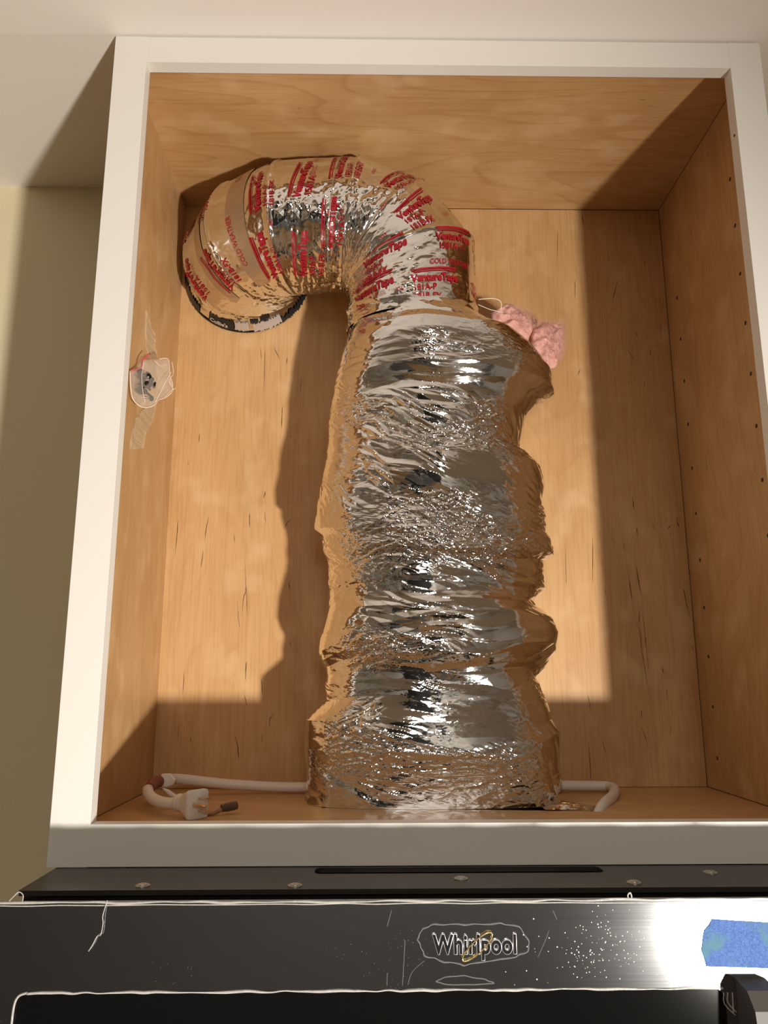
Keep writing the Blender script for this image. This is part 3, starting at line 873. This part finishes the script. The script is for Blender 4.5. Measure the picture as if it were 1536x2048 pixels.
def bagf(u, v, d):
    p = borg + bdir * u + bn * d
    return (p.x, p.y, v)
bag = thing('hardware_bag', 'small clear plastic bag of black screws taped to the left inner side', 'bag')
pillow('plastic_bag', BAGO, bagf, 0.0085, m_bag, bag, rings=16, n=120, noise=0.0016, seed=3, freq=70, edge=0.0004)
# welded edge of the bag
e_path = [Vector(bagf(u, v, 0)) for u, v in BAGO]
m_weld = plain('bag_weld', (0.88, 0.74, 0.62), 0.3)
tube('weld_seam', e_path[4:] + [e_path[0]], 0.0006, m_weld, bag, 6, smoothpath=4)
tube('zip_strip', [Vector(bagf(u, v, 0.001)) for u, v in REDO], 0.0011, m_zip, bag, 8, smoothpath=4)
tube('crease', [Vector(bagf(0.059, 0.552, 0.0085)), Vector(bagf(0.047, 0.53, 0.0092)), Vector(bagf(0.036, 0.504, 0.007))], 0.0005, m_weld, bag, 5)
for P in ([(0.012, 0.547), (0.010, 0.530), (0.013, 0.512), (0.018, 0.498)], [(0.060, 0.566), (0.064, 0.552), (0.058, 0.540), (0.066, 0.530)], [(0.052, 0.516), (0.060, 0.526), (0.070, 0.534)], [(0.030, 0.556), (0.040, 0.553), (0.052, 0.560)]):
    tube('crease', [Vector(bagf(u, v, 0.0075)) for u, v in P], 0.00035, m_weld, bag, 5)
rs = random.Random(12)
scr = None
for k in range(24):
    u = rs.uniform(0.016, 0.038); v = rs.uniform(0.508, 0.538); d = rs.uniform(-0.003, 0.0035)
    ax = Vector((rs.uniform(-1, 1), rs.uniform(-0.5, 0.5), rs.uniform(-1, 1))).normalized()
    if scr is None:
        prof = [(0.0004, 0.0)]
        for q in range(8): prof += [(0.0016, 0.0008 + q * 0.0012), (0.0011, 0.0014 + q * 0.0012)]
        prof += [(0.0016, 0.0108), (0.0034, 0.0112), (0.0036, 0.0126), (0.0022, 0.0136)]
        scr = lathe('screw', [(r, h - 0.006) for r, h in prof], (0, 0, 0), (0, 0, 1), m_hard, bag, 10)
        o = scr
    else:
        o = scr.copy(); C.objects.link(o); o.parent = bag
    o.location = bagf(u, v, d)
    o.rotation_euler = ax.to_track_quat('Z', 'Y').to_euler()

TAPEU = [(0.1494,0.6362),(0.1672,0.6281),(0.1948,0.6218),(0.193,0.608),(0.2124,0.5979),(0.1774,0.582),(0.1597,0.5896),(0.1501,0.6128)]
TAPEL = [(0.1873,0.5262),(0.2221,0.5426),(0.2056,0.5071),(0.1811,0.4818),(0.1746,0.461),(0.1732,0.4573),(0.1227,0.4421),(0.1263,0.4621),(0.1409,0.4882),(0.1606,0.505)]
def tape_piece(name, out, seed, lift=0.0006):
    O = tear(out, seed, 0.0010, 4)
    n = len(O)
    verts = []; faces = []
    cy_ = sum(p[0] for p in O) / n; cz_ = sum(p[1] for p in O) / n
    rr = random.Random(seed)
    tri = tessellate_polygon([[Vector((p[0], p[1], 0)) for p in O]])
    verts = [(XL + lift + rr.uniform(0, 0.0022), p[0], p[1]) for p in O] + [(XL + 0.0002, p[0], p[1]) for p in O]
    faces = [tuple(t) for t in tri] + [tuple(i + n for i in reversed(t)) for t in tri] + [(i, (i + 1) % n, (i + 1) % n + n, i + n) for i in range(n)]
    return pydata(name, verts, faces, m_tape, None)
o = tape_piece('packing_tape', TAPEU, 3)
tag(o, 'yellowed packing tape strip running up from the hardware bag', 'tape')
o = tape_piece('packing_tape', TAPEL, 6)
tag(o, 'yellowed packing tape strip hanging below the hardware bag', 'tape')

# ================================================================== POWER CORD
m_cord = plain('white_cord_plastic', (0.72, 0.66, 0.60), 0.42, bump=0.1, bscale=400)
m_plug = plain('plug_plastic', (0.74, 0.70, 0.63), 0.35, bump=0.08, bscale=300)
m_brass = plain('plug_pin_metal', (0.75, 0.55, 0.38), 0.22, 1.0)
m_tagr = plain('warning_tag_print', (0.20, 0.045, 0.025), 0.5)
m_tagw = plain('tag_plastic', (0.78, 0.74, 0.68), 0.25)
cord = thing('power_cord', 'white power cord with three prong plug lying in the cabinet front left', 'cord')
RC = 0.0062
lz = ZF + RC
tube('cable', [(0.300, 0.268, lz + .002), (0.245, 0.268, lz + .002), (0.1855, 0.267, lz + .002), (0.1154, 0.264, 0.0402), (0.060, 0.242, 0.0490), (0.0455, 0.205, 0.0510), (0.0440, 0.170, 0.0485), (0.0540, 0.140, 0.0435), (0.0700, 0.120, 0.0400), (0.0870, 0.1075, 0.0400), (0.0950, 0.1040, 0.0410)],
     RC, m_cord, cord, 20)
# folded tag on the bend
tube('tag', [(0.0500, 0.222, 0.0510), (0.0440, 0.190, 0.0502), (0.0470, 0.160, 0.0480)], 0.0069, m_tagr, cord, 20)
pillow('tag_sleeve', [(0.0455, 0.0455), (0.049, 0.0595), (0.060, 0.0600), (0.0665, 0.053), (0.0640, 0.0475), (0.055, 0.044)],
       lambda u, v, d: (u, 0.205 + d, v), 0.0016, m_tagw, cord, rings=6, n=40, noise=0.001, seed=2)
pillow('tag_sleeve', [(0.058, 0.0475), (0.066, 0.0455), (0.078, 0.0375), (0.081, 0.0345), (0.074, 0.0345), (0.065, 0.040)],
       lambda u, v, d: (u, 0.175 + d, v), 0.0012, m_tagw, cord, rings=6, n=40, noise=0.001, seed=5)
# plug body: lofted rectangles from the cord to a flat square face
pd = Vector((0.80, -0.60, 0.03)).normalized()
ps = pd.cross(Vector((0, 0, 1))).normalized(); pu = ps.cross(pd).normalized()
po = Vector((0.0935, 0.1050, 0.0415))
def sq(c, hw, hh, n=32, e_=4.0):
    out = []
    for k in range(n):
        a = 2 * PI * k / n
        ca, sa = math.cos(a), math.sin(a)
        out.append(c + ps * (math.copysign(abs(ca) ** (2 / e_), ca) * hw) + pu * (math.copysign(abs(sa) ** (2 / e_), sa) * hh))
    return out
rings_ = [(0.0, .0062, .0062, 2), (0.0015, .0085, .0088, 2.2), (0.004, .0090, .0092, 2.4), (0.006, .0080, .0082, 2.4), (0.0085, .0092, .0094, 2.6), (0.011, .0085, .0088, 2.6), (0.014, .0092, .0100, 3), (0.019, .0105, .0118, 4), (0.027, .0125, .0138, 6), (0.0295, .0135, .0148, 8), (0.0335, .0135, .0148, 8), (0.034, .0130, .0143, 8)]
verts = []; faces = []
for d_, hw, hh, ee in rings_: verts += sq(po + pd * d_, hw, hh, 32, ee)
for i in range(len(rings_) - 1):
    for k in range(32):
        faces.append((i * 32 + k, i * 32 + (k + 1) % 32, (i + 1) * 32 + (k + 1) % 32, (i + 1) * 32 + k))
faces.append(tuple((len(rings_) - 1) * 32 + k for k in range(32)))
plug = pydata('plug', verts, faces, m_plug, cord, True)
fc_ = po + pd * 0.034
def pin(c, hw, hh, ln):
    v = []
    for d_ in (0, ln):
        for a, b in ((-1, -1), (1, -1), (1, 1), (-1, 1)):
            kk = 0.8 if d_ else 1
            v.append(c + pd * (d_ - 0.001 * (d_ == 0)) + ps * a * hw * kk + pu * b * hh * kk)
    return pydata('blade', v, [(0, 1, 2, 3), (7, 6, 5, 4), (0, 4, 5, 1), (1, 5, 6, 2), (2, 6, 7, 3), (3, 7, 4, 0)], m_brass, plug)
pin(fc_ + pu * 0.0064 - ps * 0.002, 0.0032, 0.00085, 0.014)
pin(fc_ - pu * 0.0064 - ps * 0.002, 0.0032, 0.00085, 0.014)
lathe('ground_pin', [(0.0023, -0.001), (0.0023, 0.016), (0.0017, 0.0185), (0.0006, 0.0193)], fc_ + ps * 0.0065, pd, m_brass, plug, 14)

cordr = thing('cord_loop', 'white cord bending down through the notch right of the foil sleeve', 'cord')
tube('cable', [(0.500, 0.270, 0.0370), (0.560, 0.269, 0.0360), (0.597, 0.268, 0.0355), (0.6075, 0.262, 0.0352), (0.6080, 0.245, 0.0340), (0.5930, 0.205, 0.0318), (0.5720, 0.165, 0.0300), (0.5600, 0.147, 0.0235), (0.5520, 0.140, 0.0110), (0.5480, 0.138, 0.0080)], RC, m_cord, cordr, 20)

conn = thing('small_connector', 'small dark brown barrel connector lying behind the plug', 'connector')
m_conn = plain('brown_connector', (0.10, 0.055, 0.03), 0.35)
m_wire = plain('brown_wire', (0.28, 0.15, 0.07), 0.5)
cp = Vector((0.143, 0.112, ZF + 0.0062)); ca_ = Vector((0.80, 0.42, 0.10)).normalized()
lathe('barrel', [(0.0026, -0.009), (0.0040, -0.0085), (0.0042, -0.004), (0.0047, -0.0038), (0.0047, 0.006), (0.0043, 0.0062), (0.0043, 0.009), (0.003, 0.0096)], cp + Vector((0.004, 0.004, 0.0015)), ca_, m_conn, conn, 20)
tube('wire', [cp - ca_ * 0.030 + Vector((0, 0, -0.002)), cp - ca_ * 0.016 + Vector((0, 0, -0.003)), cp - ca_ * 0.003], 0.0022, m_wire, conn, 10)

# ================================================================== MICROWAVE
def brushed():
    m, nt, b = new_mat('brushed_steel')
    L = nt.links.new
    b.inputs['Metallic'].default_value = 1.0
    b.inputs['Base Color'].default_value = (0.60, 0.62, 0.64, 1)
    tc = nd(nt, 'ShaderNodeTexCoord')
    mp = nd(nt, 'ShaderNodeMapping'); mp.inputs['Scale'].default_value = (3, 3, 900)
    L(tc.outputs['Object'], mp.inputs['Vector'])
    n = nd(nt, 'ShaderNodeTexNoise'); n.inputs['Scale'].default_value = 1.0; n.inputs['Detail'].default_value = 4
    L(mp.outputs['Vector'], n.inputs['Vector'])
    r = ramp(nt, [(0.3, (0.074,) * 3), (0.7, (0.079,) * 3)])
    L(n.outputs['Fac'], r.inputs['Fac']); L(r.outputs['Color'], b.inputs['Roughness'])
    bp = nd(nt, 'ShaderNodeBump'); bp.inputs['Strength'].default_value = 0.02; bp.inputs['Distance'].default_value = 0.0003
    L(n.outputs['Fac'], bp.inputs['Height']); L(bp.outputs['Normal'], b.inputs['Normal'])
    # faint dust specks and rubbed film marks
    vo = nd(nt, 'ShaderNodeTexVoronoi'); vo.inputs['Scale'].default_value = 330
    L(tc.outputs['Object'], vo.inputs['Vector'])
    rv = ramp(nt, [(0.05, (1, 1, 1)), (0.09, (0, 0, 0))]); L(vo.outputs['Distance'], rv.inputs['Fac'])
    ms = nd(nt, 'ShaderNodeTexNoise'); ms.inputs['Scale'].default_value = 14
    L(tc.outputs['Object'], ms.inputs['Vector'])
    rm = ramp(nt, [(0.55, (0, 0, 0)), (0.68, (0.5, 0.5, 0.5))]); L(ms.outputs['Fac'], rm.inputs['Fac'])
    mm = nd(nt, 'ShaderNodeMath', operation='MULTIPLY'); L(rv.outputs['Color'], mm.inputs[0]); L(rm.outputs['Color'], mm.inputs[1])
    mt = nd(nt, 'ShaderNodeMath', operation='SUBTRACT'); mt.inputs[0].default_value = 1.0; L(mm.outputs[0], mt.inputs[1])
    L(mt.outputs[0], b.inputs['Metallic'])
    return m
m_steel = brushed()
m_cover = plain('dark_painted_steel', (0.045, 0.038, 0.032), 0.32, 0.3, bump=0.05, bscale=500)
m_blackp = plain('black_plastic', (0.006, 0.006, 0.006), 0.3)
m_glass = plain('black_door_glass', (0.004, 0.004, 0.004), 0.06, spec=0.5)
m_screw = plain('zinc_screw', (0.50, 0.49, 0.46), 0.35, 0.6)
m_film = translucent('film_edge', (0.72, 0.70, 0.67), 0.55, 0.2, 0.4, 90)
m_filmthin = translucent('film_crease', (0.70, 0.70, 0.70), 0.16, 0.25, 0.4, 90)
m_gold = plain('gold_ring_metal', (0.85, 0.68, 0.32), 0.2, 1.0)
m_chrome = plain('chrome_letters', (0.92, 0.92, 0.94), 0.38, 0.85)
m_letterdark = plain('letter_sides', (0.006, 0.006, 0.007), 0.6, 0.0, spec=0.1)
m_handle = plain('satin_handle', (0.085, 0.078, 0.07), 0.5, 0.0)
m_label = plain('paper_label', (0.62, 0.60, 0.55), 0.6)

YD = -0.110                                        # face of the door
mw = thing('microwave', 'stainless steel over-the-range microwave below the cabinet, black window, dark top', 'microwave')
body = box('body', (0.012, -0.076, -0.415), (0.750, 0.30, -0.006), m_blackp, mw)
slot = rrect(0.2508, -0.0270, 0.514, -0.0040, 0.006)
prism('top_cover', rrect(0.0089, -0.0785, 0.7535, 0.31, 0.002), [slot], lambda u, v, d: (u, v, d), -0.0045, -0.0003, m_cover, mw)
box('vent_strip', (0.006, -0.104, -0.40), (0.756, -0.077, -0.013), m_blackp, mw)
lab = box('rating_label', (0.286, -0.0150, -0.0060), (0.475, -0.0055, -0.0054), m_label, mw)
box('slot_bar', (0.262, -0.0245, -0.0060), (0.500, -0.0170, -0.0030), m_cover, mw, 0.0012)
for x, y in ((0.1083, -0.0651), (0.2375, -0.0677), (0.3809, -0.0473), (0.5279, -0.0639), (0.6079, -0.0307)):
    lathe('screw', [(0.0062, 0.0), (0.0062, 0.0008), (0.0045, 0.0010), (0.0042, 0.0017), (0.0022, 0.0021)], (x, y, -0.0003), (0, 0, 1), m_screw, mw, 20)
door = prism('door', rrect(0.0055, -0.41, 0.7585, -0.0012, 0.003), [rrect(0.0268, -0.385, 0.5795, -0.0655, 0.010)], lambda u, v, d: (u, d, v), YD, YD + 0.0045, m_steel, mw)
prism('window_glass', rrect(0.0262, -0.386, 0.5801, -0.0649, 0.010), [], lambda u, v, d: (u, d, v), YD + 0.0015, YD + 0.0042, m_glass, door)
# protective film: wavy pale edges along the top and window
rf = random.Random(5)
def wavy(x0, x1, z, n, amp_):
    return [(x0 + (x1 - x0) * i / n, YD - 0.0004, z + rf.uniform(-amp_, amp_)) for i in range(n + 1)]
tube('film_edge', wavy(0.0055, 0.757, -0.0016, 46, 0.0006), lambda t: 0.0008 + 0.0003 * math.sin(t * 60), m_film, door, 8, smoothpath=4)
tube('film_edge', wavy(0.0055, 0.757, -0.0034, 30, 0.0004), 0.0004, m_film, door, 6, smoothpath=3)
tube('film_edge', wavy(0.036, 0.578, -0.0660, 60, 0.0005), lambda t: 0.0008 + 0.0003 * math.sin(t * 47), m_film, door, 8, smoothpath=3)
tube('film_edge', [(0.036, YD - .0003, -0.0658), (0.0300, YD - .0003, -0.0680), (0.0272, YD - .0003, -0.0745), (0.0265, YD - .0003, -0.09), (0.0265, YD - .0003, -0.12)], 0.0009, m_film, door, 8)
tube('film_strand', [(0.0935, YD - .001, 0.0004), (0.0914, YD - .003, -0.0102), (0.0916, YD - .002, -0.0160), (0.0908, YD - .003, -0.0239), (0.0878, YD - .002, -0.0253), (0.0850, YD - .003, -0.0310), (0.0818, YD - .002, -0.036)], 0.00035, m_film, door, 6)
tube('film_curl', [(0.016, YD, 0.0), (0.0195, YD - .001, 0.0035), (0.0230, YD, 0.0065), (0.0265, YD, 0.0040), (0.0262, YD, -0.0015)], 0.0004, m_film, door, 6)
for x in (0.5085, 0.6515):
    tube('film_curl', [(x, YD, -0.0015), (x - .0008, YD, 0.0015), (x + .0012, YD, 0.0035), (x + .0022, YD, 0.001), (x + .0018, YD, -0.0015)], 0.0006, m_film, door, 6)
logo_out = [(0.3388, -0.0296), (0.3428, -0.0217), (0.3527, -0.0189), (0.3765, -0.019), (0.4042, -0.0184), (0.42, -0.0211), (0.4275, -0.032), (0.4252, -0.0391), (0.4153, -0.0426), (0.3915, -0.0461), (0.3758, -0.0485), (0.3602, -0.0459), (0.3445, -0.0411)]
LO = tear(logo_out, 4, 0.0005, 4)
tube('film_cutout', [(x, YD - .0003, z) for x, z in LO + [LO[0]]], lambda t: 0.00045 + 0.0002 * math.sin(t * 90), m_filmthin, door, 6, smoothpath=2)
F2 = [(0.3529, -0.06), (0.36, -0.0565), (0.3756, -0.0559), (0.3912, -0.0585), (0.3989, -0.0614), (0.3833, -0.0623), (0.3599, -0.0618)]
F2 = tear(F2, 8, 0.0003, 3)
tube('film_bubble', [(x, YD - .0002, z) for x, z in F2 + [F2[0]]], 0.0004, m_filmthin, door, 6, smoothpath=2)
for P in ([(0.329, -0.030), (0.3275, -0.052), (0.3268, -0.0625)], [(0.3440, -0.0450), (0.3345, -0.0530), (0.3310, -0.0620)], [(0.4335, -0.043), (0.4400, -0.031), (0.4430, -0.024)], [(0.3185, -0.008), (0.3150, -0.020)], [(0.315, -0.0535), (0.3145, -0.0625)], [(0.4470, -0.009), (0.4500, -0.016)]):
    tube('film_scratch', [(x, YD - .0001, z) for x, z in P], 0.00022, m_filmthin, door, 5)
# raised lettering
V, F = None, None
cu_ = bpy.data.curves.new('lettering', 'FONT'); cu_.body = 'Whirlpool'; cu_.size = 0.02; cu_.extrude = 0.0008; cu_.bevel_depth = 0.0005; cu_.bevel_resolution = 2; cu_.offset = 0.0006
cu_.space_character = 1.06
to = bpy.data.objects.new('lettering', cu_); C.objects.link(to)
bpy.context.view_layer.update()
me = bpy.data.meshes.new_from_object(to.evaluated_get(bpy.context.evaluated_depsgraph_get()))
bpy.data.objects.remove(to)
co = np.zeros(len(me.vertices) * 3); me.vertices.foreach_get('co', co); co = co.reshape(-1, 3)
mn, mx = co.min(0), co.max(0)
sx_ = 0.0671 / (mx[0] - mn[0]); sz_ = 0.0196 / (mx[1] - mn[1])
nc = np.stack([0.3499 + (co[:, 0] - mn[0]) * sx_, YD - 0.0008 - (co[:, 2]), -0.0252 - (mx[1] - co[:, 1]) * sz_], -1)
me.vertices.foreach_set('co', nc.reshape(-1)); me.update()
me.materials.clear()
bmx = bmesh.new(); bmx.from_mesh(me); bmesh.ops.recalc_face_normals(bmx, faces=bmx.faces[:]); bmx.to_mesh(me); bmx.free()
me.materials.append(m_chrome); me.materials.append(m_letterdark)
ymin_ = float(nc[:, 1].min())
for p in me.polygons:
    if abs(p.normal.y) > 0.97 and p.center.y < ymin_ + 0.0002: p.material_index = 1
    else: p.material_index = 0
o = link('raised_lettering', me, None, door)
# tilted gold ring through the word
rp2 = []
ang = math.radians(40)
for k in range(49):
    a = 2 * PI * k / 48
    ex, ez = 0.0152 * math.cos(a), 0.0044 * math.sin(a)
    rp2.append((0.3858 + ex * math.cos(ang) - ez * math.sin(ang), YD - 0.0022 - 0.0004 * math.sin(a), -0.0347 + ex * math.sin(ang) + ez * math.cos(ang)))
tube('gold_ring', rp2, 0.00062, m_gold, door, 8, smoothpath=0)
# handle
hd = prism('handle', [(-0.1100, -0.0590), (-0.1290, -0.0612), (-0.1400, -0.0715), (-0.1480, -0.1200), (-0.1500, -0.3900), (-0.1360, -0.3900), (-0.1330, -0.1150), (-0.1100, -0.0900)], [],
           lambda u, v, d: (d, u, v), 0.5885, 0.6120, m_handle, mw)
for P in ([(0.5782, -0.0690), (0.5780, -0.0770), (0.5860, -0.0850)], [(0.5815, -0.0690), (0.5808, -0.0760), (0.5870, -0.0830)], [(0.5850, -0.0690), (0.5845, -0.0840)]):
    tube('film_crease', [(x, YD - .0006, z) for x, z in P], 0.0004, m_film, door, 6, smoothpath=3)
rd = random.Random(31)
verts = []; faces = []
for cx_d, cz_d, sp, n_d in ((0.487, -0.026, 0.010, 34), (0.470, -0.048, 0.011, 46), (0.500, -0.036, 0.013, 40), (0.45, -0.040, 0.02, 30), (0.535, -0.03, 0.02, 22)):
    for _ in range(n_d):
        x = rd.gauss(cx_d, sp); z = rd.gauss(cz_d, sp * 0.8)
        if not (-0.0635 < z < -0.005): continue
        q = rd.uniform(0.00015, 0.00055); k = len(verts)
        for a in range(6): verts.append((x + q * math.cos(a * PI / 3), YD - 0.0002, z + q * math.sin(a * PI / 3)))
        faces.append(tuple(reversed(range(k, k + 6))))
o = pydata('dust_specks', verts, faces, m_string, door)
o['kind'] = 'stuff'

# ================================================================== BLUE TAPE
def m_blue():
    m, nt, b = new_mat('blue_painters_tape')
    L = nt.links.new
    tc = nd(nt, 'ShaderNodeTexCoord')
    n = nd(nt, 'ShaderNodeTexNoise'); n.inputs['Scale'].default_value = 900; n.inputs['Detail'].default_value = 3
    n2 = nd(nt, 'ShaderNodeTexNoise'); n2.inputs['Scale'].default_value = 45
    L(tc.outputs['Object'], n.inputs['Vector']); L(tc.outputs['Object'], n2.inputs['Vector'])
    r = ramp(nt, [(0.3, (0.016, 0.066, 0.26)), (0.7, (0.066, 0.16, 0.46))])
    L(n.outputs['Fac'], r.inputs['Fac'])
    r2 = ramp(nt, [(0.52, (0, 0, 0)), (0.66, (0.7, 0.7, 0.7))]); L(n2.outputs['Fac'], r2.inputs['Fac'])
    x = nd(nt, 'ShaderNodeMix', data_type='RGBA'); L(r2.outputs['Color'], x.inputs['Factor']); L(r.outputs['Color'], x.inputs['A']); x.inputs['B'].default_value = (0.06, 0.19, 0.19, 1)
    L(x.outputs['Result'], b.inputs['Base Color'])
    b.inputs['Roughness'].default_value = 0.7
    bp = nd(nt, 'ShaderNodeBump'); bp.inputs['Strength'].default_value = 0.3; bp.inputs['Distance'].default_value = 0.0004
    L(n.outputs['Fac'], bp.inputs['Height']); L(bp.outputs['Normal'], b.inputs['Normal'])
    return m
TP = [(0.5737, -0.0161), (0.5917, -0.0173), (0.6179, -0.0189), (0.66, -0.0205), (0.66, -0.0535), (0.6144, -0.0521), (0.5884, -0.0512), (0.5663, -0.0504), (0.5649, -0.0436), (0.5633, -0.0389), (0.5652, -0.031), (0.5666, -0.0248), (0.5714, -0.0201)]
o = prism('painters_tape', TP, [], lambda u, v, d: (u, d, v), YD - 0.0006, YD - 0.0001, m_blue())
tag(o, 'torn blue painter\'s tape strip stuck on the microwave front at right', 'tape')
